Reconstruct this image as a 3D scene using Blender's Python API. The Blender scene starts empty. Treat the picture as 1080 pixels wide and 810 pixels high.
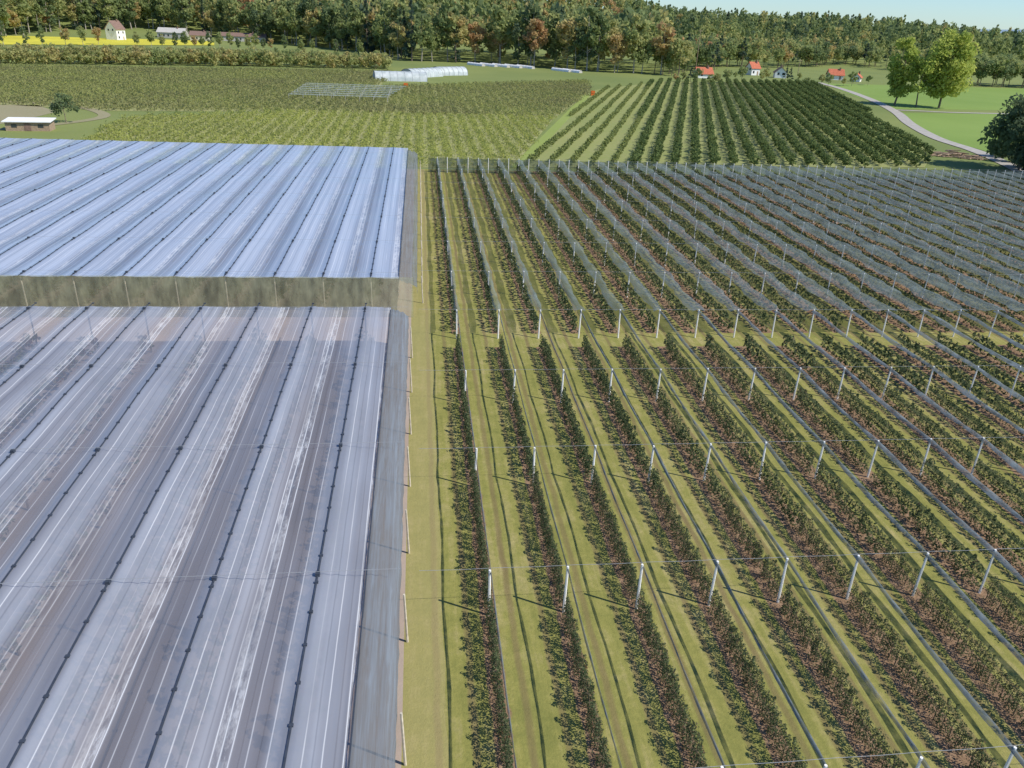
import bpy, numpy as np, math, random
from mathutils import Matrix, Vector
rng=np.random.default_rng(7); random.seed(7)
scene=bpy.context.scene
COL=scene.collection
# ---------------- camera ----------------
H=25.15; F=818.0; PITCH=0.445; YAW=0.128; ROLL=0.045
fw=np.array([math.sin(YAW)*math.cos(PITCH),math.cos(YAW)*math.cos(PITCH),-math.sin(PITCH)])
r0=np.array([math.cos(YAW),-math.sin(YAW),0.0]); u0=np.cross(r0,fw)
er=r0*math.cos(ROLL)+u0*math.sin(ROLL); eu=-r0*math.sin(ROLL)+u0*math.cos(ROLL)
cd=bpy.data.cameras.new("camera"); cam=bpy.data.objects.new("camera",cd); COL.objects.link(cam)
M=Matrix(((er[0],eu[0],-fw[0],0),(er[1],eu[1],-fw[1],0),(er[2],eu[2],-fw[2],H),(0,0,0,1)))
cam.matrix_world=M; cd.sensor_width=36; cd.lens=F/1080*36; cd.clip_end=9000; cd.clip_start=0.5
scene.camera=cam
def G(u,v,z=0.0):
    d=er*(u-540)/F+eu*(405-v)/F+fw
    t=(z-H)/d[2]
    return (d[0]*t,d[1]*t)
def project(X,Y,Z):
    P=np.stack([np.asarray(X,float),np.asarray(Y,float),np.asarray(Z,float)-H],-1)
    w=P@fw; w=np.where(w<0.5,0.5,w)
    return 540+F*(P@er)/w,405-F*(P@eu)/w,w
def inview(X,Y,Z,m=120):
    u,v,w=project(X,Y,Z)
    return (u>-m)&(u<1080+m)&(v<810+m)&(w>1)
def inpoly(X,Y,poly):
    c=np.zeros(X.shape,bool); n=len(poly)
    for i in range(n):
        x1,y1=poly[i]; x2,y2=poly[(i+1)%n]
        t=((y1>Y)!=(y2>Y))&(X<(x2-x1)*(Y-y1)/((y2-y1) if y2!=y1 else 1e-9)+x1)
        c^=t
    return c
def sst(t): t=np.clip(t,0,1); return t*t*(3-2*t)
def terr(x,y):
    r=np.hypot(x,y); az=np.degrees(np.arctan2(x,y)); k=sst((az-10)/8.0); k=np.where(np.asarray(y)<0,1,k); k2=sst((az-28)/12.0)
    return sst((r-600)/420)*(40*(1-k)+k*(15-9*k2))
# ---------------- materials ----------------
def mat(name): 
    m=bpy.data.materials.new(name); m.use_nodes=True; nt=m.node_tree
    for n in list(nt.nodes): nt.nodes.remove(n)
    return m,nt
def N(nt,t,**k):
    n=nt.nodes.new(t)
    for a,b in k.items():
        if a in n.inputs.keys(): n.inputs[a].default_value=b
        else: setattr(n,a,b)
    return n
def ramp(nt,stops,src=None,interp='LINEAR'):
    r=nt.nodes.new('ShaderNodeValToRGB'); e=r.color_ramp.elements; r.color_ramp.interpolation=interp
    while len(e)<len(stops): e.new(0.5)
    for el,(p,c) in zip(e,stops): el.position=p; el.color=(*c,1) if len(c)==3 else c
    if src is not None: nt.links.new(src,r.inputs[0])
    return r
def mth(nt,op,a,b=None,c=None):
    n=nt.nodes.new('ShaderNodeMath'); n.operation=op
    for i,x in enumerate((a,b,c)):
        if x is None: continue
        if isinstance(x,(int,float)): n.inputs[i].default_value=x
        else: nt.links.new(x,n.inputs[i])
    return n.outputs[0]
def mixc(nt,f,a,b,mode='MIX'):
    n=nt.nodes.new('ShaderNodeMix'); n.data_type='RGBA'; n.blend_type=mode
    for s,x in ((n.inputs[0],f),(n.inputs[6],a),(n.inputs[7],b)):
        if isinstance(x,(int,float)): s.default_value=x
        elif isinstance(x,tuple): s.default_value=(*x,1)
        else: nt.links.new(x,s)
    return n.outputs[2]
def noise(nt,scale,detail=3,vec=None,rough=0.55):
    n=N(nt,'ShaderNodeTexNoise'); n.inputs['Scale'].default_value=scale; n.inputs['Detail'].default_value=detail; n.inputs['Roughness'].default_value=rough
    if vec is not None: nt.links.new(vec,n.inputs['Vector'])
    return n.outputs['Fac']
def pos(nt): return nt.nodes.new('ShaderNodeNewGeometry').outputs['Position']
def scaled(nt,vec,s):
    n=nt.nodes.new('ShaderNodeVectorMath'); n.operation='MULTIPLY'; nt.links.new(vec,n.inputs[0]); n.inputs[1].default_value=s; return n.outputs[0]
def finish(nt,col,rough=0.8,spec=0.3,bump=None,bs=0.3,bd=0.05):
    p=N(nt,'ShaderNodeBsdfPrincipled'); o=N(nt,'ShaderNodeOutputMaterial')
    if isinstance(col,tuple): p.inputs['Base Color'].default_value=(*col,1)
    else: nt.links.new(col,p.inputs['Base Color'])
    p.inputs['Roughness'].default_value=rough; p.inputs['Specular IOR Level'].default_value=spec
    if bump is not None:
        b=N(nt,'ShaderNodeBump'); b.inputs['Strength'].default_value=bs; b.inputs['Distance'].default_value=bd
        nt.links.new(bump,b.inputs['Height']); nt.links.new(b.outputs[0],p.inputs['Normal'])
    nt.links.new(p.outputs[0],o.inputs[0]); return p,o
def simple(name,col,var=0.25,scale=3.0,rough=0.8,spec=0.3):
    m,nt=mat(name); n=noise(nt,scale,3,pos(nt))
    a=tuple(c*(1-var) for c in col); b=tuple(min(1,c*(1+var)) for c in col)
    r=ramp(nt,[(0.3,a),(0.7,b)],n); finish(nt,r.outputs[0],rough,spec); return m
def foliage(name,stops,trans=0.3,rnd=0.12,ns=.06,vary=.25):
    m,nt=mat(name); a=N(nt,'ShaderNodeAttribute',attribute_name='tint')
    oi=N(nt,'ShaderNodeObjectInfo')
    n=noise(nt,ns,1,pos(nt))
    t=mth(nt,'ADD',a.outputs['Fac'],mth(nt,'MULTIPLY',mth(nt,'SUBTRACT',oi.outputs['Random'],0.5),rnd))
    t=mth(nt,'ADD',t,mth(nt,'MULTIPLY',mth(nt,'SUBTRACT',n,0.5),vary))
    r=ramp(nt,stops,t)
    p=N(nt,'ShaderNodeBsdfDiffuse'); nt.links.new(r.outputs[0],p.inputs[0]); o=N(nt,'ShaderNodeOutputMaterial')
    tr=N(nt,'ShaderNodeBsdfTranslucent'); nt.links.new(r.outputs[0],tr.inputs[0])
    mx=N(nt,'ShaderNodeMixShader'); mx.inputs[0].default_value=trans
    nt.links.new(p.outputs[0],mx.inputs[1]); nt.links.new(tr.outputs[0],mx.inputs[2]); nt.links.new(mx.outputs[0],o.inputs[0])
    return m
M_apple=foliage('apple_foliage',[(0.0,(.06,.085,.04)),(.45,(.115,.15,.072)),(.75,(.195,.225,.115)),(.93,(.27,.225,.14)),(1,(.24,.14,.085))],.4)
M_block=foliage('orchard_tree_foliage',[(0.0,(.08,.12,.045)),(.4,(.15,.2,.07)),(1,(.34,.37,.13))],.4)
M_forest=foliage('forest_foliage',[(0.0,(.10,.145,.11)),(.3,(.21,.27,.12)),(.55,(.36,.41,.16)),(.78,(.54,.48,.2)),(.9,(.56,.41,.19)),(1,(.5,.31,.16))],.5,.22)
M_field=foliage('field_foliage',[(0.0,(.27,.245,.13)),(.25,(.29,.285,.13)),(.45,(.33,.35,.13)),(.7,(.43,.46,.13)),(1,(.5,.5,.15))],.5,.12,.025,.5)
M_bark=simple('bark',(.2,.15,.11),.4,8)
M_paleb=simple('pale_bark',(.36,.32,.26),.4,2)
M_conc=simple('concrete',(.88,.86,.81),.06,6)
M_wood=simple('weathered_wood',(.38,.28,.19),.3,5)
M_pwood=simple('pale_wood',(.6,.53,.42),.2,5)
M_white=simple('white_plaster',(.84,.84,.83),.04,1)
M_greyw=simple('grey_plaster',(.5,.48,.44),.1,1)
M_red=simple('red_tile',(.5,.15,.08),.25,2)
M_brown=simple('brown_tile',(.23,.15,.12),.25,2)
M_glass=simple('window_glass',(.04,.05,.06),.1,1,0.15,.6)
M_black=simple('black_plastic',(.05,.06,.08),.2,3,.5)
M_wire=simple('galvanised_wire',(.35,.36,.37),.1,3,.5)
M_orange=simple('orange_paint',(.7,.16,.03),.1,3,.5)
M_path=simple('gravel',(.42,.39,.34),.15,.8)
def ground_mat(name,c1,c2,c3,s1=.02,s2=1.5):
    m,nt=mat(name); p=pos(nt); a=noise(nt,s1,5,p); b=noise(nt,s2,4,p,.7)
    r=ramp(nt,[(.35,c1),(.65,c2)],a); c=mixc(nt,mth(nt,'MULTIPLY',ramp(nt,[(.45,(0,0,0)),(.75,(1,1,1))],b).outputs[0],.6),r.outputs[0],c3)
    finish(nt,c,.9,.1,b,.5,.08); return m
M_meadow=ground_mat('meadow',(.17,.22,.07),(.23,.27,.085),(.26,.25,.11))
M_bright=ground_mat('bright_meadow',(.19,.29,.065),(.23,.33,.08),(.27,.32,.1))
M_strip=ground_mat('grass_track',(.25,.32,.08),(.28,.35,.09),(.31,.32,.13))
M_tan=ground_mat('stubble',(.36,.31,.2),(.3,.28,.16),(.24,.24,.11))
M_yellow=ground_mat('mustard_field',(.55,.5,.06),(.72,.64,.07),(.3,.34,.08),.04,.3)
M_under=ground_mat('shaded_soil',(.37,.3,.24),(.42,.35,.29),(.46,.35,.29),.2,1.0)
M_fieldg=ground_mat('field_ground',(.3,.31,.13),(.34,.35,.14),(.36,.32,.19),.03,.6)
M_blockg=ground_mat('orchard_floor',(.25,.29,.1),(.3,.32,.12),(.33,.31,.16),.03,.6)
ROW0=2.94; D=3.5; GA=59.2; GB=62.2
m,nt=mat('orchard_ground'); p=pos(nt); sep=N(nt,'ShaderNodeSeparateXYZ'); nt.links.new(p,sep.inputs[0])
X=sep.outputs[0]; Yc=sep.outputs[1]
nw=noise(nt,.35,2,p); nf=noise(nt,5,5,p,.75); nm=noise(nt,.9,4,p,.65)
nl=noise(nt,1.0,4,scaled(nt,p,(2.5,.12,1)),.6); nbig=noise(nt,.09,3,p,.6)
xw=mth(nt,'ADD',X,mth(nt,'MULTIPLY',mth(nt,'SUBTRACT',nw,.5),.3))
xm=mth(nt,'PINGPONG',mth(nt,'SUBTRACT',xw,ROW0),D/2)
grass=ramp(nt,[(.34,(.19,.2,.055)),(.5,(.30,.285,.085)),(.64,(.44,.37,.17))],mth(nt,'ADD',mth(nt,'MULTIPLY',nm,.35),mth(nt,'ADD',mth(nt,'MULTIPLY',nl,.35),mth(nt,'MULTIPLY',nbig,.3))))
grass2=mixc(nt,mth(nt,'MULTIPLY',ramp(nt,[(.4,(0,0,0)),(.7,(1,1,1))],nf).outputs[0],.5),grass.outputs[0],(.15,.165,.05))
tr=mth(nt,'ABSOLUTE',mth(nt,'SUBTRACT',xm,1.05))
trk=ramp(nt,[(.0,(1,1,1)),(.1,(.85,.85,.85)),(.2,(0,0,0))],tr)
c=mixc(nt,mth(nt,'MULTIPLY',trk.outputs[0],mth(nt,'ADD',mth(nt,'MULTIPLY',nbig,1.0),.15)),grass2,(.19,.14,.075))
# soil strip: redder and wider from the fourth row outward
soil=ramp(nt,[(.3,(.13,.08,.055)),(.5,(.27,.165,.11)),(.75,(.43,.29,.2))],nf)
wd=mth(nt,'MULTIPLY',mth(nt,'MINIMUM',mth(nt,'MAXIMUM',mth(nt,'MULTIPLY',mth(nt,'SUBTRACT',X,8.0),.07),0.0),1.0),.24)
xs_=mth(nt,'SUBTRACT',mth(nt,'ADD',xm,mth(nt,'MULTIPLY',mth(nt,'SUBTRACT',nm,.5),.4)),wd)
stp=ramp(nt,[(.0,(1,1,1)),(.32,(1,1,1)),(.42,(0,0,0))],xs_)
gap=mth(nt,'MULTIPLY',mth(nt,'GREATER_THAN',Yc,GA),mth(nt,'LESS_THAN',Yc,GB))
side=mth(nt,'GREATER_THAN',X,1.6)
sf=mth(nt,'MULTIPLY',mth(nt,'MULTIPLY',stp.outputs[0],mth(nt,'SUBTRACT',1,gap)),side)
c=mixc(nt,mth(nt,'MULTIPLY',sf,.9),c,soil.outputs[0])
mar=mth(nt,'LESS_THAN',mth(nt,'ADD',X,mth(nt,'MULTIPLY',nw,.5)),1.1)
c=mixc(nt,mth(nt,'MULTIPLY',mar,.5),c,(.38,.33,.15))
finish(nt,c,.95,.05,nf,.6,.06); M_orch=m
def film(name,bay,x0,amin,c1,c2,dash,blo,wk):
    m,nt=mat(name); p=pos(nt); sep=N(nt,'ShaderNodeSeparateXYZ'); nt.links.new(p,sep.inputs[0])
    tt=mth(nt,'DIVIDE',mth(nt,'SUBTRACT',sep.outputs[0],x0),bay)
    t=mth(nt,'FRACT',tt)
    cr=noise(nt,1.0,4,scaled(nt,p,(3.2,.9,1)),.7); ln=noise(nt,1.0,2,scaled(nt,p,(1.3,.02,.01)),.5); mk=noise(nt,1,2,scaled(nt,p,(.9,.08,1)))
    big=noise(nt,.35,2,scaled(nt,p,(1,.3,1)))
    fine=noise(nt,1.0,2,scaled(nt,p,(3,.35,1)),.6)
    tw=mth(nt,'ADD',t,mth(nt,'MULTIPLY',mth(nt,'SUBTRACT',fine,.5),.012))
    def ln_(ps,w,h):
        st=[(0,(0,0,0))]
        for q in ps: st+=[(q-w,(0,0,0)),(q,(h,h,h)),(q+w,(0,0,0))]
        return ramp(nt,st,tw).outputs[0]
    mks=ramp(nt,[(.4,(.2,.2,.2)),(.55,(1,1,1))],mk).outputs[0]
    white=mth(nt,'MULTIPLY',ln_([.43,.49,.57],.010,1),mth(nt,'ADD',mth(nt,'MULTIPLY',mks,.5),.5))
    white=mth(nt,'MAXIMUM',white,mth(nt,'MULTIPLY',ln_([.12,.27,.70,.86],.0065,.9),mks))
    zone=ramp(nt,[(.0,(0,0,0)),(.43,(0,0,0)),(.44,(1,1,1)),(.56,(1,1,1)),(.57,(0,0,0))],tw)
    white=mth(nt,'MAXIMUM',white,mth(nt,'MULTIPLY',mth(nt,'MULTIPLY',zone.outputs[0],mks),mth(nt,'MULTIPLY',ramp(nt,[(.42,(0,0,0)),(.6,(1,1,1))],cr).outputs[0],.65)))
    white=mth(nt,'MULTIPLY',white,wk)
    dark=ln_([.20,.36,.64,.79],.009,.7)
    base=ramp(nt,[(.35,c1),(.65,c2)],ln)
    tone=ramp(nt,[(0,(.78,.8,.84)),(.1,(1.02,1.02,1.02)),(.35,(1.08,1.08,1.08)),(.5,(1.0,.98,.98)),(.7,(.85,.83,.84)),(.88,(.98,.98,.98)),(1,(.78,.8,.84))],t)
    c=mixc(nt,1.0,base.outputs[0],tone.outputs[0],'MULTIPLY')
    c=mixc(nt,mth(nt,'MULTIPLY',dark,.55),c,(.08,.09,.12))
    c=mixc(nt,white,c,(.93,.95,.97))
    if dash:
        dy=mth(nt,'FRACT',mth(nt,'MULTIPLY',sep.outputs[1],.42)); dm=mth(nt,'MULTIPLY',mth(nt,'LESS_THAN',dy,.6),ln_([.64],.03,1))
        c=mixc(nt,mth(nt,'MULTIPLY',dm,.5),c,(.33,.28,.22))
    a=ramp(nt,[(0,(.92,)*3),(.3,(.84,)*3),(.44,(.64,)*3),(.6,(.56,)*3),(.8,(.7,)*3),(1,(.92,)*3)],t)
    al=mth(nt,'ADD',mth(nt,'MULTIPLY',a.outputs[0],amin),mth(nt,'MULTIPLY',mth(nt,'SUBTRACT',ln,.5),.3))
    al=mth(nt,'ADD',al,mth(nt,'MULTIPLY',mth(nt,'SUBTRACT',big,.5),blo))
    al=mth(nt,'MAXIMUM',al,mth(nt,'MULTIPLY',white,.95))
    pr,o=finish(nt,c,.22,.7,cr,.12,.03)
    td=N(nt,'ShaderNodeBsdfTransparent'); td.inputs[0].default_value=(.98,.96,.96,1)
    mx=N(nt,'ShaderNodeMixShader'); al=mth(nt,'MINIMUM',mth(nt,'MAXIMUM',al,.35),1.0); nt.links.new(al,mx.inputs[0])
    nt.links.new(td.outputs[0],mx.inputs[1]); nt.links.new(pr.outputs[0],mx.inputs[2]); nt.links.new(mx.outputs[0],o.inputs[0]); return m
def netmat(name,col,alpha,scale=2.0,st=(1,.5,1),con=1.0,cv=.35):
    m,nt=mat(name); p=pos(nt); n=noise(nt,scale,3,scaled(nt,p,st),.7)
    cc=ramp(nt,[(.3,tuple(x*(1-cv) for x in col)),(.7,tuple(x*(1+cv) for x in col))],n)
    pr,o=finish(nt,cc.outputs[0],.6,.2); td=N(nt,'ShaderNodeBsdfTransparent'); mx=N(nt,'ShaderNodeMixShader')
    a=mth(nt,'MULTIPLY',mth(nt,'ADD',mth(nt,'MULTIPLY',mth(nt,'SUBTRACT',n,.5),con*2),1.0),alpha); nt.links.new(a,mx.inputs[0])
    nt.links.new(td.outputs[0],mx.inputs[1]); nt.links.new(pr.outputs[0],mx.inputs[2]); nt.links.new(mx.outputs[0],o.inputs[0]); return m
BAY=4.15; RX=-4.4
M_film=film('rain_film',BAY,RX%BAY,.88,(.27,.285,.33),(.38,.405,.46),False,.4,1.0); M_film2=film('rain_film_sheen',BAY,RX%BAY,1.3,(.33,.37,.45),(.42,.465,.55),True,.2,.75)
M_net=netmat('hail_net',(.14,.165,.17),.75); M_netf=netmat('hail_net_wide',(.155,.19,.185),.52,1.2,(1,.25,1),.6)
M_flap=netmat('side_flap_net',(.16,.18,.2),.88,1.5,(4,.1,3),.4); M_flap2=netmat('side_net',(.15,.165,.17),.75,1.5,(4,.1,1),.4); M_curt=netmat('end_net',(.42,.42,.27),.48,1.6,(.8,.6,.3),.4,.25); M_palenet=netmat('pale_net',(.36,.42,.4),.4); M_dnet=netmat('dark_boundary_net',(.09,.12,.10),.6,1.5)
# ---------------- mesh helpers ----------------
def link(o): COL.objects.link(o); return o
def quads_mesh(name,Q,tint,material):
    Q=np.asarray(Q,np.float32); n=len(Q); me=bpy.data.meshes.new(name)
    me.vertices.add(n*4); me.vertices.foreach_set('co',Q.reshape(-1))
    me.loops.add(n*4); me.loops.foreach_set('vertex_index',np.arange(n*4,dtype=np.int32))
    me.polygons.add(n); me.polygons.foreach_set('loop_start',np.arange(0,n*4,4,dtype=np.int32)); me.polygons.foreach_set('loop_total',np.full(n,4,np.int32))
    me.update(); a=me.attributes.new('tint','FLOAT','FACE'); a.data.foreach_set('value',np.asarray(tint,np.float32))
    me.materials.append(material); return me
def leafq(C,s,flat=0.0):
    n=len(C); a=rng.normal(size=(n,3)); a[:,2]*=(1-flat); a/=np.linalg.norm(a,axis=1)[:,None]+1e-9
    b=rng.normal(size=(n,3)); b[:,2]*=(1-flat); b-=a*(a*b).sum(1)[:,None]; b/=np.linalg.norm(b,axis=1)[:,None]+1e-9
    s=np.asarray(s)[:,None]; a=a*s; b=b*s*.62
    return np.stack([C-a,C-b*.9+a*.1,C+a,C+b],1)
def crown_spindle(n,h0,h1,r,ls):
    nb=30; ba=rng.random(nb)*6.28; bz=(np.arange(nb)+rng.random(nb))/nb
    k=rng.integers(0,nb,n); z=h0+(h1-h0)*np.clip(bz[k]+rng.normal(size=n)*.06,0,1.02)
    rr=r*(1.05-.6*(z-h0)/(h1-h0))*np.sqrt(rng.random(n)); ang=ba[k]+rng.normal(size=n)*.7
    C=np.stack([rr*np.cos(ang)*.85,rr*np.sin(ang)*1.35,z],1)
    return leafq(C,ls*(.6+.8*rng.random(n)))
def crown_round(n,h0,h1,r,ls,nc=14,con=False):
    ce=[];hc=(h0+h1)/2;hh=(h1-h0)/2
    for i in range(nc):
        if con:
            t=rng.random(); zz=h0+(h1-h0)*t; rad=r*(1-t)*.8; a=rng.random()*6.28; ce.append((rad*math.cos(a),rad*math.sin(a),zz,r*.3*(1.15-t)))
        else:
            v=rng.normal(size=3); v/=np.linalg.norm(v); q=.45+.35*rng.random(); ce.append((v[0]*r*q,v[1]*r*q,hc+v[2]*hh*q,r*(.28+.22*rng.random())))
    ce=np.array(ce); k=rng.integers(0,nc,n); v=rng.normal(size=(n,3)); v/=np.linalg.norm(v,axis=1)[:,None]
    C=ce[k,:3]+v*ce[k,3:4]*(rng.random(n)**.4)[:,None]*np.array([1,1,.8])
    return leafq(C,ls*(.6+.8*rng.random(n))),k
def instq(T,X,Y,Z,S,R=None):
    n=len(X); R=rng.random(n)*6.283 if R is None else R; c,s=np.cos(R),np.sin(R)
    S=np.asarray(S,float); S=S if S.ndim==2 else np.stack([S,S,S],1)
    P=T.reshape(1,-1,3); x=P[...,0]*c[:,None]-P[...,1]*s[:,None]; y=P[...,0]*s[:,None]+P[...,1]*c[:,None]; z=np.repeat(P[...,2],n,0)
    out=np.stack([x*S[:,0:1]+X[:,None],y*S[:,1:2]+Y[:,None],z*S[:,2:3]+Z[:,None]],-1)
    return out.reshape(-1,4,3)
def stuff_from(name,Ts,X,Y,Z,S,tints,material,label,cat,tv=.1):
    k=rng.integers(0,len(Ts),len(X)); Q=[];TT=[]
    for i,T in enumerate(Ts):
        m_=k==i
        if not m_.any(): continue
        Q.append(instq(T,X[m_],Y[m_],Z[m_],S[m_])); TT.append((tints[m_][:,None]+rng.normal(size=(m_.sum(),len(T)))*tv).reshape(-1))
    me=quads_mesh(name,np.concatenate(Q),np.clip(np.concatenate(TT),0,1),material)
    o=link(bpy.data.objects.new(name,me)); o['kind']='stuff'; o['label']=label; o['category']=cat; return o
def pm(name,V,Fc,material,smooth=False):
    me=bpy.data.meshes.new(name); me.from_pydata([tuple(map(float,v)) for v in V],[],Fc)
    me.materials.append(material); me.update()
    if smooth: me.polygons.foreach_set('use_smooth',[True]*len(me.polygons))
    return me
def box(x0,x1,y0,y1,z0,z1,V,Fc):
    b=len(V); V+= [(x0,y0,z0),(x1,y0,z0),(x1,y1,z0),(x0,y1,z0),(x0,y0,z1),(x1,y0,z1),(x1,y1,z1),(x0,y1,z1)]
    Fc+=[tuple(b+i for i in f) for f in ((0,3,2,1),(4,5,6,7),(0,1,5,4),(1,2,6,5),(2,3,7,6),(3,0,4,7))]
def tube(p0,p1,r0_,r1_,n,V,Fc,cap=True):
    p0=Vector(p0);p1=Vector(p1);d=(p1-p0).normalized(); a=d.orthogonal().normalized(); b=d.cross(a); s=len(V)
    for p,r in((p0,r0_),(p1,r1_)):
        for i in range(n):
            t=6.2832*i/n; V.append(tuple(p+a*math.cos(t)*r+b*math.sin(t)*r))
    for i in range(n): Fc.append((s+i,s+(i+1)%n,s+n+(i+1)%n,s+n+i))
    if cap: Fc.append(tuple(s+n+i for i in range(n)))
def empty(name,loc,label,cat,group=None,rot=0,scale=1):
    o=bpy.data.objects.new(name,None); o.location=loc; o.rotation_euler[2]=rot; o.scale=(scale,)*3 if not isinstance(scale,tuple) else scale; o.empty_display_size=.2
    o['label']=label; o['category']=cat
    if group:o['group']=group
    return link(o)
def child(par,name,me):
    o=bpy.data.objects.new(name,me); o.parent=par; return link(o)
def struct(name,me,loc=(0,0,0)):
    o=bpy.data.objects.new(name,me); o['kind']='structure'; o.location=loc; return link(o)
def sheet(name,poly,z,material):
    return struct(name,pm(name,[(x,y,z) for x,y in poly],[tuple(range(len(poly)))],material))
def PX(pts,z=0): return [G(u,v,z) for u,v in pts]
# ---------------- ground ----------------
gx=np.concatenate([np.linspace(-4500,-1300,8),np.linspace(-1200,1200,61),np.linspace(1300,4500,8)])
gy=np.concatenate([np.linspace(-300,400,8),np.linspace(440,1400,40),np.linspace(1600,6500,10)])
V=[];Fc=[]
for y in gy:
    for x in gx: V.append((x,y,float(terr(x,y))))
nx=len(gx)
for j in range(len(gy)-1):
    for i in range(nx-1): a=j*nx+i; Fc.append((a,a+1,a+nx+1,a+nx))
struct('ground',pm('ground',V,Fc,M_meadow,True))
FB0=61.3; FB1=138.0
sheet('orchard_ground',[(-.9,2),(150,2),(150,139),(-.9,139)],.09,M_orch)
sheet('shelter_ground',[(-100,2),(-.9,2),(-.9,139),(-100,139)],.09,M_under)
# ---------------- far fields ----------------
poly_dark=PX([(-160,68),(412,76),(400,92),(620,86),(622,98),(584,125),(300,118),(120,117),(-140,102)])
poly_bri=PX([(70,160),(130,124),(300,118),(584,125),(540,177),(440,177)])
sheet('orchard_field_ground',poly_dark,.03,M_fieldg)
sheet('bright_field_ground',poly_bri,.05,M_fieldg)
sheet('stubble_field',PX([(-60,110),(40,111),(60,118),(20,128),(-60,140)]),.03,M_tan)
sheet('mustard_field',PX([(-80,35),(60,33),(165,37),(226,44),(226,48),(-80,47)]),.15,M_yellow)
sheet('grass_strip',PX([(616,100),(626,100),(554,177),(538,177)]),.06,M_strip)
sheet('meadow',PX([(868,88),(1180,96),(1180,118),(945,115),(905,103)]),.04,M_bright)
sheet('meadow',PX([(945,119),(1180,122),(1180,175),(1060,165),(990,146)]),.04,M_bright)
def ribbon(name,pts,w,z,material):
    P=[np.array(p) for p in pts]; V=[];Fc=[]; Q=[]
    for i in range(len(P)-1):
        p0=P[max(i-1,0)];p1=P[i];p2=P[i+1];p3=P[min(i+2,len(P)-1)]
        for t in np.linspace(0,1,8,endpoint=False):
            Q.append(.5*((2*p1)+(-p0+p2)*t+(2*p0-5*p1+4*p2-p3)*t*t+(-p0+3*p1-3*p2+p3)*t**3))
    Q.append(P[-1])
    for i,q in enumerate(Q):
        d=Q[min(i+1,len(Q)-1)]-Q[max(i-1,0)]; d/=np.linalg.norm(d); n=np.array([-d[1],d[0]])
        V+=[(*(q+n*w/2),z),(*(q-n*w/2),z)]
    for i in range(len(Q)-1): Fc.append((2*i,2*i+1,2*i+3,2*i+2))
    return struct(name,pm(name,V,Fc,material))
ribbon('road',PX([(862,87),(888,94),(918,105),(944,118),(960,131),(988,146),(1030,160),(1075,180),(1125,212)]),3.6,.12,M_path)
ribbon('path',PX([(938,116),(965,117),(1010,119),(1100,121)]),2.6,.1,M_path)
ribbon('farm_track',PX([(-60,106),(60,110),(110,121),(70,130),(-60,142)]),2.6,.07,M_tan)
Tb=[leafq(np.stack([rng.normal(size=20)*.55,rng.normal(size=20)*.8,.12+rng.random(20)*.9],1),.23*(.5+.9*rng.random(20))) for _ in range(6)]
def fill(poly,dx,dy,ang=0.0,jit=.25):
    P=np.array(poly); c,s=math.cos(ang),math.sin(ang)
    R=np.stack([P[:,0]*c+P[:,1]*s,-P[:,0]*s+P[:,1]*c],1)
    xs=np.arange(R[:,0].min(),R[:,0].max(),dx); ys=np.arange(R[:,1].min(),R[:,1].max(),dy)
    A,B=np.meshgrid(xs,ys); A=A.ravel()+rng.normal(size=A.size)*jit*.5; B=B.ravel()+rng.normal(size=B.size)*jit
    X_=A*c-B*s; Y_=A*s+B*c; k=inpoly(X_,Y_,poly)&inview(X_,Y_,np.zeros_like(X_),60); return X_[k],Y_[k]
X_,Y_=fill(poly_dark,2.9,.95,0,.3)
stuff_from('orchard_bushes',Tb,X_,Y_,np.zeros_like(X_),.9+.45*rng.random(len(X_)),.28+.18*rng.random(len(X_)),M_field,'rows of low grey-green fruit bushes in a field','bushes',.05)
X_,Y_=fill(poly_bri,2.7,.75,0,.25); kk_=Y_>140; X_,Y_=X_[kk_],Y_[kk_]
stuff_from('fruit_bushes',Tb,X_,Y_,np.zeros_like(X_),.75+.3*rng.random(len(X_)),.6+.16*rng.random(len(X_)),M_field,'dense rows of bright yellow-green fruit bushes','bushes',.05)
dd=er*(733-540)/F+eu*(405-24)/F+fw; ang=math.atan2(dd[1],dd[0])-math.pi/2
poly_r=PX([(628,95),(700,86),(858,88),(985,160),(975,177),(552,177)])
sheet('orchard_block_ground',poly_r,.07,M_blockg)
X_,Y_=fill(poly_r,3.75,1.5,ang,.15); kk_=Y_>141; X_,Y_=X_[kk_],Y_[kk_]
Tr=[crown_round(75,.1,2.2,1.0,.25,9)[0] for _ in range(5)]
Tl=[crown_round(60,.1,1.7,.62,.22,8)[0] for _ in range(5)]
dist=np.hypot(X_,Y_); o_=np.argsort(dist)
rme=[quads_mesh('orchard_tree',T,np.clip(.36+rng.normal(size=len(T))*.12,0,1),M_block) for T in Tr]
rme2=[quads_mesh('orchard_tree',T,np.clip(.8+rng.normal(size=len(T))*.12,0,1),M_block) for T in Tl]
bl=np.array([inpoly(np.array([x]),np.array([y]),PX([(600,86),(685,86),(660,180),(540,180)]))[0] for x,y in zip(X_,Y_)])
for j in o_[:300]:
    o=bpy.data.objects.new('orchard_tree',(rme2 if bl[j] else rme)[random.randrange(5)]); s=random.uniform(.85,1.15); o.location=(X_[j],Y_[j],.07); o.scale=(s,s,s); o.rotation_euler[2]=random.random()*6; link(o)
    o['label']='slim yellow-green fruit tree in an unnetted orchard' if bl[j] else 'round green fruit tree in an unnetted orchard'; o['category']='fruit tree'; o['group']='trees of the unnetted orchard'
rest=o_[300:]; stuff_from('orchard_trees',Tr,X_[rest],Y_[rest],np.zeros(len(rest)),(.85+.3*rng.random(len(rest)))*np.where(bl[rest],.72,1),.28+.16*rng.random(len(rest))+.42*bl[rest],M_block,'parallel rows of round green fruit trees','orchard trees')
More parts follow.
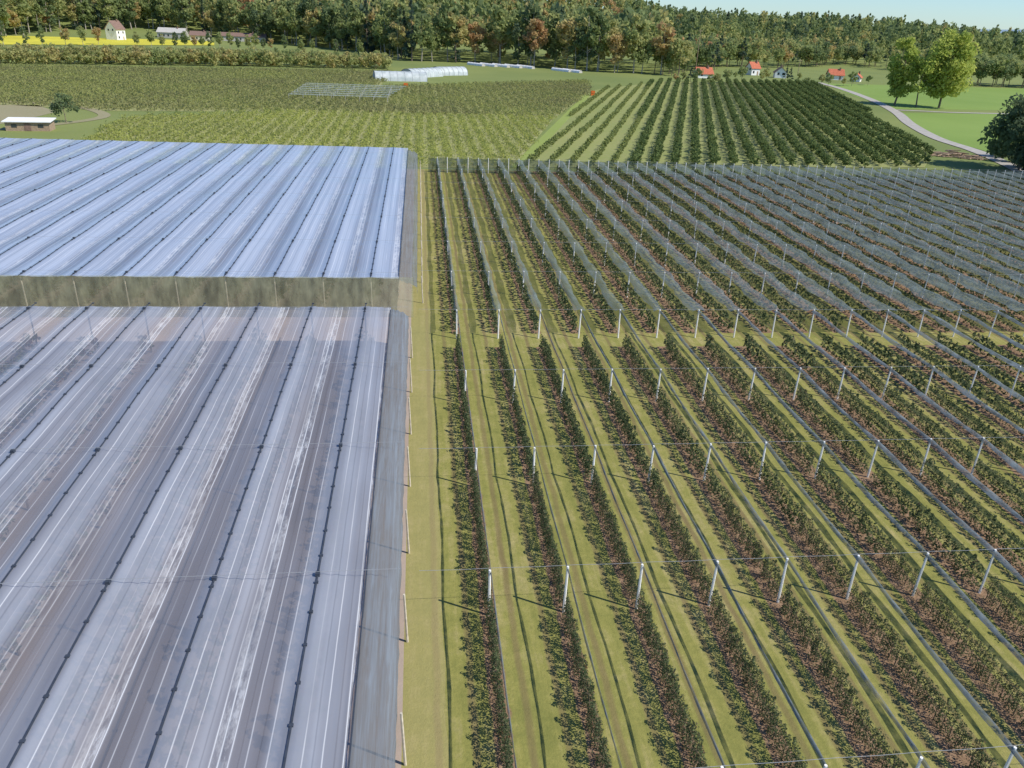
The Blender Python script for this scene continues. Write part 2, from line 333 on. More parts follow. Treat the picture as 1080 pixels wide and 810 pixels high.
# ---------------- apple rows ----------------
rowsX=[ROW0+D*i for i in range(0,38)]
nearY=[49.1-10.7*k for k in range(4)]; farY=[FB0+10.7*k for k in range(8)]
ax=[];ay=[];ri=[]
for i,x in enumerate(rowsX):
    ys=np.concatenate([np.arange(9,GA-.3,.42),np.arange(GB+.2,FB1,.6)])
    ys=ys+rng.normal(size=len(ys))*.04
    ok=np.ones(len(ys),bool)
    for py in nearY: ok&=~((ys>py-.42)&(ys<py+.05))
    ys=ys[ok]
    ax.append(np.full(len(ys),x)+rng.normal(size=len(ys))*.03); ay.append(ys); ri.append(np.full(len(ys),i))
ax=np.concatenate(ax);ay=np.concatenate(ay);ri=np.concatenate(ri)
k=inview(ax,ay,np.ones_like(ax),90); ax,ay,ri=ax[k],ay[k],ri[k]
dist=np.sqrt(ax**2+ay**2); u_,v_,_=project(ax,ay,np.ones_like(ax)); vis=(u_>-10)&(u_<1090)&(v_<830)
order=np.argsort(np.where(vis,dist,1e6)); near=order[:300]; far=order[300:]
def trunk_me(name,h,r,mat_,lean=.05,limbs=4,cr=.4,h0=.4):
    V=[];Fc=[]; p=Vector((0,0,0))
    for s in range(4):
        q=Vector((random.uniform(-lean,lean)*h*.2,random.uniform(-lean,lean)*h*.2,h*(s+1)/4)); tube(p,q,r*(1-s*.2),r*(1-(s+1)*.2),7,V,Fc); p=q
    for i in range(limbs):
        a=random.random()*6.28; z=h*(h0+(.9-h0)*random.random()); tube((0,0,z),(math.cos(a)*cr,math.sin(a)*cr,z+cr*.5),r*.4,r*.12,5,V,Fc)
    return pm(name,V,Fc,mat_)
AH=1.36; AR=.29
ap=[]
for i in range(9):
    Q=crown_spindle(380,.06,AH*random.uniform(.94,1.08),AR,.041); t=.5+rng.normal(size=len(Q))*.2; red=rng.random(len(Q))<.08; t[red]=.97
    ap.append((quads_mesh('apple_crown',Q,np.clip(t,0,1),M_apple),trunk_me('apple_trunk',1.2,.025,M_bark,.1,7,.22,.25)))
for j in near:
    cm,tm=ap[random.randrange(9)]; s=random.uniform(.9,1.1)
    e=empty('apple_tree',(ax[j],ay[j],0.09),'slender young apple tree in a trellised orchard row','apple tree','apple trees in orchard rows',random.choice([0,3.14])+random.uniform(-.3,.3),s)
    child(e,'trunk',tm); child(e,'crown',cm)
Tm=[crown_spindle(150,.06,AH*random.uniform(.94,1.08),AR,.067) for _ in range(8)]; Tf=[crown_spindle(40,.06,AH+.1,AR,.135) for _ in range(5)]
mid=far[dist[far]<62]; ff=far[dist[far]>=62]
def build(Ts,idx):
    Q=[];TT=[];k=rng.integers(0,len(Ts),len(idx))
    for i,T in enumerate(Ts):
        q=idx[k==i]; S=.9+.2*rng.random(len(q)); Q.append(instq(T,ax[q],ay[q],np.full(len(q),.09),S,rng.integers(0,2,len(q))*3.14+rng.normal(size=len(q))*.2)); TT.append(np.clip((.5+rng.normal(size=(len(q),1))*.1+rng.normal(size=(len(q),len(T)))*.18),0,.97).reshape(-1))
    return np.concatenate(Q),np.concatenate(TT)
q1,t1=build(Tm,mid); q2,t2=build(Tf,ff)
o=link(bpy.data.objects.new('apple_trees',quads_mesh('apple_trees',np.concatenate([q1,q2]),np.concatenate([t1,t2]),M_apple)))
o['kind']='stuff'; o['label']='long trellised rows of slender apple trees'; o['category']='apple trees'
PH=2.7
def post_geo(x,y,V,Fc,h=PH):
    r=.06; tube((x,y,0),(x,y,h),r*1.1,r*.95,6,V,Fc)
V=[];Fc=[]; post_geo(0,0,V,Fc); pme=pm('concrete_post',V,Fc,M_conc)
pp=[(x,y) for x in rowsX for y in nearY+farY]+[(x+1.75,farY[-1]) for x in rowsX]
pp=np.array(pp); k=inview(pp[:,0],pp[:,1],np.full(len(pp),3.),60); pp=pp[k]; dp=np.hypot(pp[:,0],pp[:,1]); od=np.argsort(dp)
for n_,j in enumerate(od[:290]):
    o=bpy.data.objects.new('concrete_post',pme); o.location=(pp[j,0]+random.uniform(-.05,.05),pp[j,1]-.16+random.uniform(-.06,.06),0); o.rotation_euler=(random.uniform(-.025,.025),random.uniform(-.025,.025),0); link(o)
    o['label']='thin pale concrete trellis post in an orchard row'; o['category']='post'; o['group']='trellis posts'
V=[];Fc=[]
for j in od[290:]: post_geo(pp[j,0],pp[j,1],V,Fc,PH+.1)
if V:
    o=link(bpy.data.objects.new('trellis_posts',pm('trellis_posts',V,Fc,M_conc))); o['kind']='stuff';o['label']='distant pale trellis posts in orchard rows';o['category']='posts'
def cable(x0,x1,y,z):
    V=[];Fc=[];xs=np.arange(x0,x1+.1,D)
    for a,b in zip(xs[:-1],xs[1:]): tube((a,y,z),((a+b)/2,y,z-.03),.009,.009,4,V,Fc,False); tube(((a+b)/2,y,z-.03),(b,y,z),.009,.009,4,V,Fc,False)
    o=link(bpy.data.objects.new('tension_cable',pm('tension_cable',V,Fc,M_wire))); o['label']='thin steel cable stretched across the post tops';o['category']='cable';o['group']='cables across the orchard'
for y in nearY+farY: cable(ROW0-D*.9,min(ROW0+D*36,140),y,PH-.02)
V=[];Fc=[];xs=np.arange(ROW0-1.5,ROW0+D*37,.9)
for x in xs:
    for z in (.15,1.3,2.55): V.append((x,farY[-1]+.2+.08*math.sin(x*1.3+z),z-(.12*abs(math.sin(math.pi*(x-ROW0)/1.75)) if z>2 else 0)))
for j in range(len(xs)-1):
    for k_ in range(2): a=j*3+k_; Fc.append((a,a+3,a+4,a+1))
o=link(bpy.data.objects.new('boundary_net',pm('boundary_net',V,Fc,M_dnet,True))); o['label']='dark mesh net curtain closing the end of the orchard';o['category']='net'
def net(i,x,y0,y1,w,material,sag):
    ys=np.arange(y0,y1+.1,1.0); V=[];Fc=[]; prof=[(-1,-.5),(-.5,-.12),(0,0),(.5,-.12),(1,-.5)]
    ph=random.random()*10
    for y in ys:
        dz=-.14*abs(math.sin(math.pi*(y-y0)/10.7)); wv=w*(1+.2*math.sin(y*.7+ph)+.15*math.sin(y*2.1+ph))
        for a,b in prof: V.append((x+.04+a*wv,y,PH-.05+dz+b*sag+random.uniform(-.03,.03)))
    for j in range(len(ys)-1):
        for k_ in range(4): a=j*5+k_; Fc.append((a,a+1,a+6,a+5))
    o=link(bpy.data.objects.new('hail_net',pm('hail_net',V,Fc,material,True))); o['label']='dark grey hail net gathered along the wire above an orchard row';o['category']='hail net';o['group']='hail nets above the orchard rows'
for i,x in enumerate(rowsX):
    if i<22: net(i,x,6.3,61.3,.04 if i<3 else .07+.028*min(i-3,9),M_net,.2)
    net(i,x,FB0,FB0+10.7*7,.2+.07*min(i,15),M_netf,.35)
# ---------------- rain shelters ----------------
RZ=3.75;VZ=3.5
def roof_bay(xr,right,y0,y1,dy,material,nseg=8,sag=.04,amp=.006,zr=VZ):
    ys=np.arange(y0,y1+dy*.5,dy); V=[];Fc=[]; ph=random.random()*9
    pl=[0,.045,-.03,.05,-.035,.045,-.03,.03,0]
    prof=[(xr-BAY/2+BAY/2*k/nseg, VZ+(RZ-VZ)*k/nseg+pl[k], math.sin(math.pi*k/nseg)) for k in range(nseg+1)]
    prof+=[(xr+right*k/nseg, RZ+(zr-RZ)*k/nseg+pl[k], math.sin(math.pi*k/nseg)) for k in range(1,nseg+1)]
    for y in ys:
        e_=.07*abs(math.sin(math.pi*(y-1)/10.7)); ed=min(1,min(y-y0,y1-y)/2.0)
        for (x,z,s_) in prof:
            V.append((x,y,z-sag*s_*(.7+.4*math.sin(y*1.3+ph))-e_+random.uniform(-amp,amp)*s_+(1-ed)*(RZ-z)*.7))
    n=len(prof)
    for j in range(len(ys)-1):
        for k_ in range(n-1): a=j*n+k_; Fc.append((a,a+1,a+n+1,a+n))
    return pm('roof_film',V,Fc,material,True)
def shelter(y0,y1,nb,material,label,dy,wall,ex,fl):
    e=empty('rain_shelter',(RX,y0,0),label,'rain shelter','film-covered rain shelters')
    inv=Matrix.Translation((-RX,-y0,0))
    def ch(name,me):
        me.transform(inv); return child(e,name,me)
    restV=[];restF=[];cnt=0; rs=2.0
    for b in range(nb):
        xr=RX-b*BAY
        ch('roof_film',roof_bay(xr,BAY/2 if b else rs+ex*.5,y0,y1,dy,material,zr=VZ if b else 3.45))
        V=[];Fc=[]; ys_=np.arange(y0,y1,1.78)
        for y in ys_:
            za=RZ-.07*abs(math.sin(math.pi*(y-1)/10.7)); yb=min(y+1.78,y1); zb=RZ-.07*abs(math.sin(math.pi*(yb-1)/10.7))
            s=len(V); V+=[(xr-.035,y,za+.02),(xr+.035,y,za+.02),(xr+.035,yb,zb+.02),(xr-.035,yb,zb+.02),(xr-.035,y,za+.05),(xr+.035,y,za+.05),(xr+.035,yb,zb+.05),(xr-.035,yb,zb+.05)]
            Fc+=[tuple(s+i for i in f) for f in ((0,3,2,1),(4,5,6,7),(0,1,5,4),(1,2,6,5),(2,3,7,6),(3,0,4,7))]
            box(xr-.075,xr+.075,y+.5,y+.62,za+.0,za+.07,V,Fc)
        for y in np.arange(y0+1.0,y1,10.7): box(xr-.09,xr+.09,y-.1,y+.1,RZ-.1,RZ+.1,V,Fc)
        ch('ridge_strap',pm('ridge_strap',V,Fc,M_black))
        for y in np.arange(y0+(1.0 if not wall else .25),y1,10.7):
            if cnt<95: V=[];Fc=[]; tube((xr,y,0),(xr,y,RZ-.1),.06,.055,6,V,Fc); ch('support_post',pm('support_post',V,Fc,M_pwood if wall else M_bark)); cnt+=1
            else: tube((xr,y,0),(xr,y,RZ-.1),.06,.055,6,restV,restF)
    if restV: o=ch('support_posts',pm('support_posts',restV,restF,M_bark)); o['kind']='stuff'
    x0=-2.42+ex*.5
    V=[];Fc=[];ys=np.arange(y0,y1+.1,.6); prof=[(x0,3.47),(x0+.17,3.52),(x0+.37-ex*.1,3.38),(x0+.57-ex*.15,3.44),(x0+.77-ex*.1,3.22),(x0+.97,3.28),(-1.2+ex*.75,3.0),(-1.05+ex*.75,2.85),(-1.02+ex*.75,2.3)]
    for y in ys:
        for t,(x,z) in enumerate(prof): V.append((x+random.uniform(-.03,.03)*(t>0),y,z+random.uniform(-.03,.03)-.06*abs(math.sin(y*.6))))
    n_=len(prof)
    for j in range(len(ys)-1):
        for k_ in range(n_-1): a=j*n_+k_; Fc.append((a,a+1,a+n_+1,a+n_))
    ch('side_flap',pm('side_flap',V,Fc,fl,True))
    V=[];Fc=[]; box(x0-.04,x0+.02,y0,y1,3.48,3.53,V,Fc); ch('edge_strap',pm('edge_strap',V,Fc,M_black))
    for y in np.arange(y0+3.5,y1,6.2):
        V=[];Fc=[]; tube((-.75+ex,y,0),(-.85+ex,y,2.75),.06,.05,6,V,Fc); ch('edge_post',pm('edge_post',V,Fc,M_pwood))
    for y in np.arange(y0+1.0,y1,10.7):
        V=[];Fc=[]; tube((RX-nb*BAY,y,3.9),(-1.0,y,3.88),.01,.01,4,V,Fc,False); ch('cross_cable',pm('cross_cable',V,Fc,M_wire))
    if wall:
        V=[];Fc=[]; xs=np.arange(RX-nb*BAY,-.55,.25)
        for x in xs:
            w_=.03*math.sin(x*2.9)+.02*math.sin(x*7.7)
            for z in (.1,1.4,2.6,3.8): V.append((x,y0-.15+w_-(.1 if z<3 else 0),z))
        for j in range(len(xs)-1):
            for k_ in range(3): a=j*4+k_; Fc.append((a,a+4,a+5,a+1))
        ch('end_net',pm('end_net',V,Fc,M_curt,True))
    return e
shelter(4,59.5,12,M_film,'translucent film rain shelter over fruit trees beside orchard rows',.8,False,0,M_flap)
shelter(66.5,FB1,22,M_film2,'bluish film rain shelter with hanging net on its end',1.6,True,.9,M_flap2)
xs=np.array([RX-b*BAY for b in range(22)]); Xc,Yc_=np.meshgrid(xs,np.arange(5,138,1.2)); Xc=Xc.ravel();Yc_=Yc_.ravel(); k=((Yc_<59)|((Yc_>67.5)&(Yc_<78)))&inview(Xc,Yc_,np.full(Xc.shape,2.),60); Xc,Yc_=Xc[k],Yc_[k]
Tc=[crown_round(60,.4,2.4,.7,.16,8)[0] for _ in range(4)]
stuff_from('cherry_trees',Tc,Xc+rng.normal(size=len(Xc))*.1,Yc_,np.zeros(len(Xc))+.05,.9+.2*rng.random(len(Xc)),.65+.3*rng.random(len(Xc)),M_apple,'rows of cherry trees beneath the film roof','cherry trees',.15)
# ---------------- trees ----------------
def big_tree_meshes(n,h,r,ls,tint,con=False,cnt=420,h0=.22,nc=16,mat_=M_forest,bark=M_bark):
    out=[]
    for _ in range(n):
        Q,k=crown_round(cnt,h*h0,h,r,ls,nc,con); tc=tint+rng.normal(size=nc)*.05; t=tc[k]+rng.normal(size=len(Q))*.03
        out.append((quads_mesh('crown',Q,np.clip(t,0,1),mat_),trunk_me('trunk',h*.8,h*.014,bark,.15,6,r*.6,.3)))
    return out
def put(tm,name,x,y,label,cat,group=None,s=1.0,z=None):
    z=float(terr(x,y)) if z is None else z
    e=empty(name,(x,y,z),label,cat,group,random.random()*6.28,s); child(e,'trunk',tm[1]); child(e,'crown',tm[0]); return e
kinds=[('deciduous_tree',big_tree_meshes(3,30,6.8,.95,.3,h0=.1,bark=M_paleb,cnt=1000,nc=26),'tall dark green broadleaf tree at the forest edge'),
('deciduous_tree',big_tree_meshes(4,29,6.8,.95,.52,bark=M_paleb,h0=.14,cnt=1000,nc=26),'tall yellow-green broadleaf tree at the forest edge'),
('deciduous_tree',big_tree_meshes(3,25,6.2,.9,.82,bark=M_paleb,h0=.14,cnt=850,nc=22),'broadleaf tree with rusty autumn foliage at the forest edge'),
('conifer_tree',big_tree_meshes(2,32,4.8,.95,.06,True,bark=M_bark,cnt=800,nc=30,h0=.05),'tall dark conifer at the forest edge')]
edge=PX([(-60,40),(60,36),(160,37),(300,46),(395,56),(430,64),(520,67),(620,75),(700,79)])
def along(P,step):
    out=[]
    for i in range(len(P)-1):
        a=np.array(P[i]);b=np.array(P[i+1]); L=np.linalg.norm(b-a); 
        for t in np.arange(0,L,step): out.append(a+(b-a)*t/L)
    return np.array(out)
E=along(edge,6.0)
for q in E:
    kk=random.choices(range(4),[5,6,4,2])[0]; k_=kinds[kk]
    x,y=q+rng.normal(size=2)*2.8; put(random.choice(k_[1]),k_[0],x,y,k_[2],'tree','trees along the forest edge',random.uniform(.62,1.12))
for u,v in ((4,48),(28,49),(45,48),(70,49),(88,48),(104,47),(145,50),(160,50),(172,51),(186,51),(196,52),(206,52),(214,52),(222,52),(232,52),(243,52),(252,53),(262,53),(270,54),(278,53),(286,53),(300,54),(330,56),(355,58),(318,57),(380,60)):
    k_=kinds[random.choice([0,1,1,2])]; x,y=G(u,v); put(random.choice(k_[1]),k_[0],x,y,'small leafy tree in front of farm buildings','tree','trees beside the farm buildings',random.uniform(.26,.42))
Tw=[crown_round(110,5,29,6.8,1.65,13)[0] for _ in range(6)]; Tcn=[crown_round(100,4,31,5,1.4,16,True)[0] for _ in range(2)]
FX=[];FY=[];FS=[]
E2=along(edge,8.0)
for r_ in range(1,14):
    sc=1+r_*11/ np.hypot(E2[:,0],E2[:,1]); FX.append(E2[:,0]*sc+rng.normal(size=len(E2))*3); FY.append(E2[:,1]*sc+rng.normal(size=len(E2))*3); FS.append(np.full(len(E2),1.))
for r_ in np.arange(770,1130,16):
    az=np.arange(math.radians(-34),math.radians(47),10/r_); FX.append(r_*np.sin(az)+rng.normal(size=len(az))*2.5);FY.append(r_*np.cos(az)+rng.normal(size=len(az))*3); FS.append(np.full(len(az),1.))
P_=along(PX([(700,80),(760,71),(830,71),(900,70),(1000,80)]),8.0)
for r_ in (30,48,66,90,115,140,170,205):
    sc=1+r_/np.hypot(P_[:,0],P_[:,1]); FX.append(P_[:,0]*sc+rng.normal(size=len(P_))*3); FY.append(P_[:,1]*sc+rng.normal(size=len(P_))*3); FS.append(np.full(len(P_),.56))
FX=np.concatenate(FX);FY=np.concatenate(FY);FS=np.concatenate(FS)
FZ=terr(FX,FY); S=FS*(.75+.4*rng.random(len(FX))); TI=np.clip(.42+.2*rng.normal(size=len(FX)),.02,.92)
k=(np.hypot(FX,FY)>740)&(np.degrees(np.arctan2(FX,FY))>14); TI[k]*=.75; S[k]*=.8
stuff_from('forest',Tw+Tcn,FX,FY,FZ,S,TI,M_forest,'dense mixed autumn forest on gentle hills','forest',.03)
mids=big_tree_meshes(4,14,5.2,.7,.42,cnt=520)+big_tree_meshes(4,15,5,.7,.58,cnt=520)+big_tree_meshes(1,16,4,.7,.08,True)+big_tree_meshes(1,13,5,.7,.78,cnt=520)
for q in P_:
    for r_ in (0,14):
        x,y=q*(1+r_/np.linalg.norm(q))+rng.normal(size=2)*4; put(random.choice(mids),'deciduous_tree',x,y,'rounded leafy tree near farm houses','tree','trees around the hamlet',random.uniform(.7,1.25))
for u,v in ((712,86),(720,87),(728,87),(734,89),(754,87),(756,89),(775,84),(782,86),(803,86),(808,85),(828,86),(842,86),(832,88),(866,89),(850,90),(873,91),(898,91),(915,90),(889,91),(766,88),(748,90)):
    x,y=G(u,v); put(random.choice(mids),'deciduous_tree',x,y,'garden tree partly hiding a farm house','tree','trees around the hamlet',random.uniform(.26,.55))
P_=along(PX([(1010,90),(1060,92),(1140,95)]),7)
for q in P_:
    for r_ in (0,12,24):
        x,y=q*(1+r_/np.linalg.norm(q))+rng.normal(size=2)*2; put(random.choice(mids),'deciduous_tree',x,y,'leafy tree beyond a bright meadow','tree','trees beyond the meadow',random.uniform(.9,1.2))
hb=big_tree_meshes(5,7,3.6,.55,.66,cnt=360,h0=.0)
for r_ in (0,5,10):
    for q in along(PX([(-60,67),(100,68),(260,70),(412,73)]),4.6):
        x,y=q+rng.normal(size=2)*.6+np.array([0,r_*1.6]); put(random.choice(hb),'fruit_tree',x,y,'bushy green tree in a dense windbreak row','tree','windbreak trees beside the field',random.uniform(.85,1.1))
M_leafb=foliage('bright_leaves',[(0,(.22,.31,.07)),(.5,(.42,.5,.12)),(1,(.66,.64,.18))],.5)
sp=big_tree_meshes(1,29,8.8,.62,.6,cnt=7500,h0=.04,nc=56,mat_=M_leafb); x,y=G(990,114); put(sp[0],'deciduous_tree',x,y,'large airy yellow-green tree standing beside the road','tree')
sp=big_tree_meshes(1,27,5.8,.58,.55,cnt=3400,h0=.06,nc=30,mat_=M_leafb); x,y=G(943,111); put(sp[0],'deciduous_tree',x,y,'slim yellow-green tree standing beside the road','tree')
sp=big_tree_meshes(1,20,5.6,.55,.6,cnt=2400,h0=.03,nc=22,mat_=M_leafb); x,y=G(966,113); put(sp[0],'deciduous_tree',x,y,'low yellow-green tree standing beside the road','tree')
sp=big_tree_meshes(2,15,7,.38,.25,cnt=7500,h0=-.05,nc=44)
for (u,v,s) in ((1074,180,1.12),(1118,190,1.0)):
    x,y=G(u,v); put(sp[0 if u<1080 else 1],'deciduous_tree',x,y,'dense dark green tree with rusty tips beside the road','tree',None,s)
hd_=big_tree_meshes(3,4.2,2.6,.3,.1,cnt=900,h0=-.02,nc=18)
for u,v in ((1052,172),(1064,177),(1076,183),(1088,190),(1100,197)):
    x,y=G(u,v-6); put(random.choice(hd_),'hedge_bush',x,y,'dense dark green hedge bush beside the road','bush','hedge bushes beside the road',random.uniform(.85,1.1))
sp=big_tree_meshes(1,6.5,2.8,.25,.2,cnt=900,h0=.05,nc=16); x,y=G(70,130); put(sp[0],'deciduous_tree',x,y,'small dark green tree alone on the grass','tree')
# ---------------- buildings ----------------
def house(u,v,w,d,h,rh,rot,wallm,roofm,label,cat='house',name='house'):
    x,y=G(u,v); e=empty(name,(x,y,float(terr(x,y))),label,cat,None,rot)
    hw,hd=w/2,d/2
    V=[(-hw,-hd,0),(hw,-hd,0),(hw,hd,0),(-hw,hd,0),(-hw,-hd,h),(hw,-hd,h),(hw,hd,h),(-hw,hd,h),(-hw,0,h+rh),(hw,0,h+rh)]
    Fc=[(0,1,5,4),(1,2,6,9,5),(2,3,7,6),(3,0,4,8,7)]; child(e,'wall',pm('wall',V,Fc,wallm))
    o_=.5;t=.2;s=rh/hd; V=[];Fc=[]
    for sg in (-1,1):
        b=len(V); yo=sg*(hd+o_); zo=h-o_*s
        V+=[(-hw-o_,yo,zo+.03),(hw+o_,yo,zo+.03),(hw+o_,0,h+rh+.03),(-hw-o_,0,h+rh+.03),(-hw-o_,yo,zo+t),(hw+o_,yo,zo+t),(hw+o_,0,h+rh+t),(-hw-o_,0,h+rh+t)]
        Fc+=[tuple(b+i for i in f) for f in ((0,3,2,1),(4,5,6,7),(0,1,5,4),(1,2,6,5),(3,0,4,7))]
    r=child(e,'roof',pm('roof',V,Fc,roofm))
    V=[];Fc=[]; box(w*.2,w*.2+.7,-.9,-.2,h+rh*.5,h+rh+1.0,V,Fc); c=bpy.data.objects.new('chimney',pm('chimney',V,Fc,M_brown)); c.parent=r; link(c)
    nW=max(2,int(w/3)); 
    for fl in range(max(1,int(h/2.8))):
        for i in range(nW):
            wx=-hw+w*(i+.5)/nW; V=[];Fc=[]
            if fl==0 and i==nW//2: box(wx-.5,wx+.5,-hd-.04,-hd+.02,0.05,2.1,V,Fc); child(e,'door',pm('door',V,Fc,M_wood))
            else: box(wx-.55,wx+.55,-hd-.04,-hd+.02,1+fl*2.8,2.3+fl*2.8,V,Fc); child(e,'window',pm('window',V,Fc,M_glass))
    for yy in (-hd*.4,hd*.4):
        for a,b in ((hw-.02,hw+.04),(-hw-.04,-hw+.02)):
            V=[];Fc=[]; box(a,b,yy-.5,yy+.5,h-1.3,h-.1,V,Fc); child(e,'window',pm('window',V,Fc,M_glass))
house(123,42,8,8,6.5,4.5,1.2,M_white,M_brown,'white gabled house with dark reddish roof behind a mustard field')
house(183,41,18,9,3.6,2.6,-.1,M_greyw,M_greyw,'long low grey farm building with pale roof','farm building','farm_building')
house(212,43,12,8,3.4,2.3,0,M_greyw,M_brown,'grey barn with brown roof among trees','barn','barn')
house(258,44,30,10,3.2,2.0,.0,M_greyw,M_brown,'very long low farm hall with brown roof','farm building','farm_building')
house(741,82,8,6,2.2,2.6,.1,M_white,M_red,'low house with bright red tiled roof','house')
house(793,79,5.5,5.5,3.8,2.8,.3,M_white,M_red,'white house with orange-red tiled roof','house')
house(822,82,5.5,6,2.8,2.5,1.3,M_white,M_brown,'small white gabled house with dark roof','house')
house(880,84,7.5,6,2.6,2.6,-.2,M_white,M_red,'farmhouse with red tiled roof among trees','house')
house(903,86,4.6,4.2,2.3,1.8,.9,M_white,M_red,'outbuilding with red roof beside a farmhouse','house')
m,nt=mat('tunnel_film'); finish(nt,ramp(nt,[(.3,(.38,.43,.42)),(.7,(.6,.63,.62))],noise(nt,.6,4,pos(nt))).outputs[0],.35,.5); M_tf=m
def tunnel(u,v,L,w,h,rot,label,group,mt=None):
    x,y=G(u,v); e=empty('polytunnel',(x,y,0),label,'polytunnel',group,rot); V=[];Fc=[];n=12;st=np.linspace(-L/2,L/2,int(L/1.5)+2)
    for i,a in enumerate(st):
        for k_ in range(n+1): t=math.pi*k_/n; q=1-.02*(i%2); V.append((a,-math.cos(t)*w/2*q,max(0,math.sin(t))**.8*h*q))
    for i in range(len(st)-1):
        for k_ in range(n): a=i*(n+1)+k_; Fc.append((a,a+1,a+n+2,a+n+1))
    child(e,'cover_film',pm('cover_film',V,Fc,mt or M_tf,True))
    for s in (-1,1):
        V=[(s*L/2*.998,-math.cos(math.pi*k_/n)*w/2*.97,max(0,math.sin(math.pi*k_/n))**.8*h*.97) for k_ in range(n+1)]; child(e,'end_wall',pm('end_wall',V,[tuple(range(n+1))],M_greyw))
    for a in np.linspace(-L/2,L/2,int(L/3)+2):
        V=[];Fc=[]
        for k_ in range(n):
            t=math.pi*k_/n;t2=math.pi*(k_+1)/n; tube((a,-math.cos(t)*w/2*1.01,max(0,math.sin(t))**.8*h*1.01),(a,-math.cos(t2)*w/2*1.01,max(0,math.sin(t2))**.8*h*1.01),.05,.05,4,V,Fc,False)
        child(e,'hoop',pm('hoop',V,Fc,M_wire))
for i,(u,v) in enumerate(((422,85),(445,81),(474,79))): tunnel(u,v,20 if i<2 else 15,7,3.4,[.2,.9,.6][i],'white plastic polytunnel with arched hoops in a field','polytunnels in the field')
for u,v in ((502,69),(515,69.6),(528,70.3),(541,71),(554,71.7),(592,75),(603,76)): tunnel(u,v,13,2.2,1.3,-1.0,'small low white polytunnel on the grass','low polytunnels',M_white)
x0_,y0_=G(305,106);e=empty('net_frame',(x0_,y0_,0),'open pale post frame with netting strips over plants','net frame')
for i in range(7):
    V=[(0,i*6,1.7),(28+i*.8,i*6,1.7),(28+i*.8,i*6+2.2,1.8),(0,i*6+2.2,1.8)]; child(e,'netting',pm('netting',V,[(0,1,2,3)],M_palenet))
    for k_ in range(8):
        V=[];Fc=[]; tube((k_*4,i*6-.1,0),(k_*4,i*6-.1,1.9),.07,.06,5,V,Fc); child(e,'frame_post',pm('frame_post',V,Fc,M_greyw))
x_,y_=G(33,137); e=empty('shed',(x_,y_,0),'small low shed with flat white roof on grass','shed',None,.12)
V=[];Fc=[]; box(-4,4,-1.8,1.8,0,1.7,V,Fc); child(e,'wall',pm('wall',V,Fc,M_wood))
V=[(-4.4,-2.2,1.72),(4.4,-2.2,1.72),(4.4,2.2,2.0),(-4.4,2.2,2.0),(-4.4,-2.2,1.87),(4.4,-2.2,1.87),(4.4,2.2,2.15),(-4.4,2.2,2.15)]
Fc=[(0,3,2,1),(4,5,6,7),(0,1,5,4),(1,2,6,5),(2,3,7,6),(3,0,4,7)]; child(e,'roof',pm('roof',V,Fc,M_white))
V=[];Fc=[]; box(-.6,.6,-1.85,-1.78,.05,1.55,V,Fc); child(e,'door',pm('door',V,Fc,M_brown))
for wx in (-2.4,2.4):
    V=[];Fc=[]; box(wx-.5,wx+.5,-1.85,-1.78,.7,1.3,V,Fc); child(e,'window',pm('window',V,Fc,M_glass))
for u,v in ((428,93),(625,101)):
    x_,y_=G(u,v); e=empty('fruit_crate_stack',(x_,y_,0),'small stack of orange fruit bins between the rows','fruit bins','orange fruit bin stacks')
    for k_ in range(2):
        V=[];Fc=[];z=.85*k_; 
        box(-.7,.7,-.6,-.54,z+.12,z+.8,V,Fc);box(-.7,.7,.54,.6,z+.12,z+.8,V,Fc);box(-.7,-.64,-.54,.54,z+.12,z+.8,V,Fc);box(.64,.7,-.54,.54,z+.12,z+.8,V,Fc);box(-.64,.64,-.54,.54,z+.12,z+.2,V,Fc)
        for a in (-.6,0,.6): box(a-.06,a+.06,-.6,.6,z,z+.115,V,Fc)
        child(e,'bin',pm('bin',V,Fc,M_orange))
x_,y_=G(1004,165); V=[];Fc=[]
for i in range(110):
    a=random.gauss(0,.5); L=random.uniform(1.5,3); cx=random.uniform(-6,6);cy=random.uniform(-2.6,2.6); z=max(.12,random.uniform(.1,1.5)*(1-abs(cx)/7)*(1-abs(cy)/3.4)); tube((cx-math.cos(a)*L/2,cy-math.sin(a)*L/2,z),(cx+math.cos(a)*L/2,cy+math.sin(a)*L/2,z+random.uniform(-.2,.3)),.13,.11,6,V,Fc)
o=link(bpy.data.objects.new('brushwood_heap',pm('brushwood_heap',V,Fc,M_wood))); o.location=(x_,y_,0); o.rotation_euler[2]=-.5; o['label']='heap of brown cut branches beside the road';o['category']='wood pile'
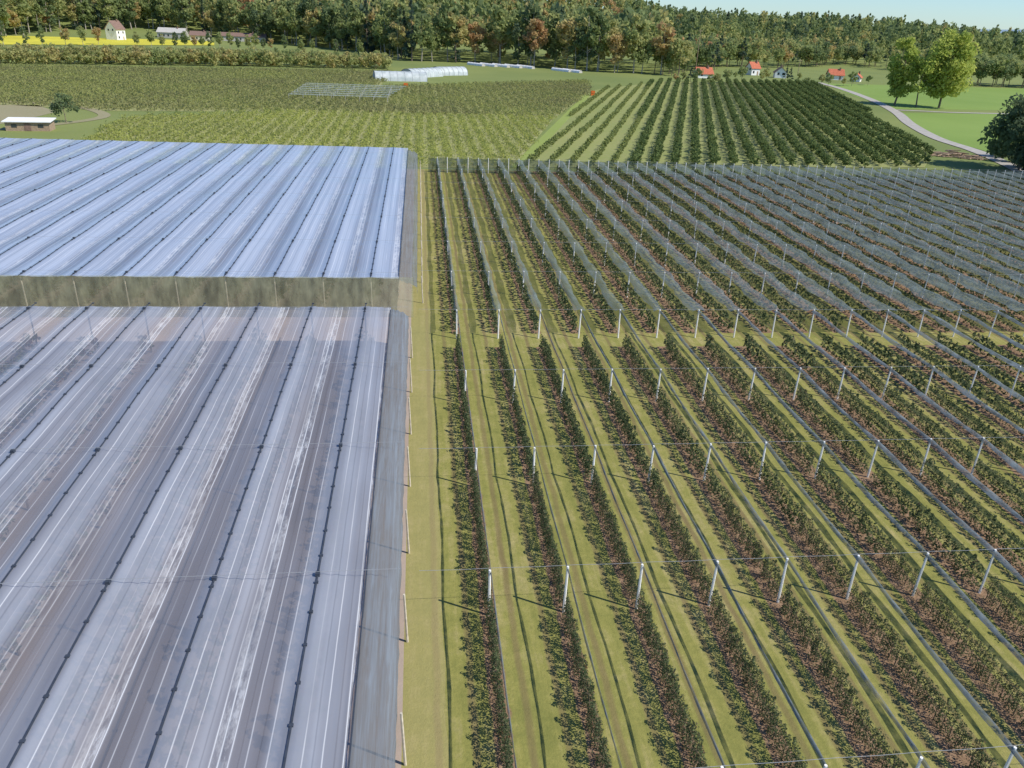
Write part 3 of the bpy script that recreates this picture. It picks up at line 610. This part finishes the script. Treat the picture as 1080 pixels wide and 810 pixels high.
for u,v,h in ((733,78,22),(841,80,9)):
    x_,y_=G(u,v); V=[];Fc=[]; tube((0,0,0),(0,0,h),.2,.12,8,V,Fc); e=empty('utility_pole',(x_,y_,0),'tall slender wooden utility pole near houses','utility pole','utility poles'); child(e,'mast',pm('mast',V,Fc,M_wood))
    V=[];Fc=[]; box(-1.1,1.1,-.08,.08,h-1,h-.82,V,Fc)
    for a in (-1,0,1): tube((a,0,h-.82),(a,0,h-.55),.07,.05,6,V,Fc)
    child(e,'crossarm',pm('crossarm',V,Fc,M_wood))
V=[];Fc=[];n=60
for i in range(n+1):
    az=math.radians(-50+120*i/n); R=3600
    hgt=22+45*math.exp(-((i-47)/6.0)**2)+5*math.sin(i*.83)
    V+=[(R*math.sin(az),R*math.cos(az),-5),(R*1.05*math.sin(az),R*1.05*math.cos(az),hgt),(R*1.4*math.sin(az),R*1.4*math.cos(az),-5)]
for i in range(n):
    a=i*3; Fc+=[(a,a+3,a+4,a+1),(a+1,a+4,a+5,a+2)]
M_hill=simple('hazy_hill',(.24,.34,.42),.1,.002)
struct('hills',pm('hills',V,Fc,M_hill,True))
# ---------------- light ----------------
sv=Vector((.80,-.42,0)).normalized(); el=math.radians(46); sdir=Vector((sv.x*math.cos(el),sv.y*math.cos(el),math.sin(el)))
L=bpy.data.lights.new('sun','SUN'); L.energy=4.8; L.angle=math.radians(.5); L.color=(1,.94,.84); so=bpy.data.objects.new('sun',L); so.rotation_euler=sdir.to_track_quat('Z','Y').to_euler(); link(so)
w=bpy.data.worlds.new('World'); scene.world=w; w.use_nodes=True; nt=w.node_tree; bg=nt.nodes['Background']
sk=nt.nodes.new('ShaderNodeTexSky'); sk.sky_type='NISHITA'; sk.sun_disc=False; sk.sun_elevation=el; sk.sun_rotation=math.atan2(sv.x,sv.y); sk.dust_density=.2; sk.air_density=1.0; sk.ozone_density=1.5; sk.altitude=500
cc=mixc(nt,1.0,sk.outputs[0],(.58,.77,1.0),'MULTIPLY'); nt.links.new(cc,bg.inputs[0]); bg.inputs[1].default_value=.145
scene.view_settings.view_transform='Standard'; scene.view_settings.look='None'; scene.view_settings.exposure=0
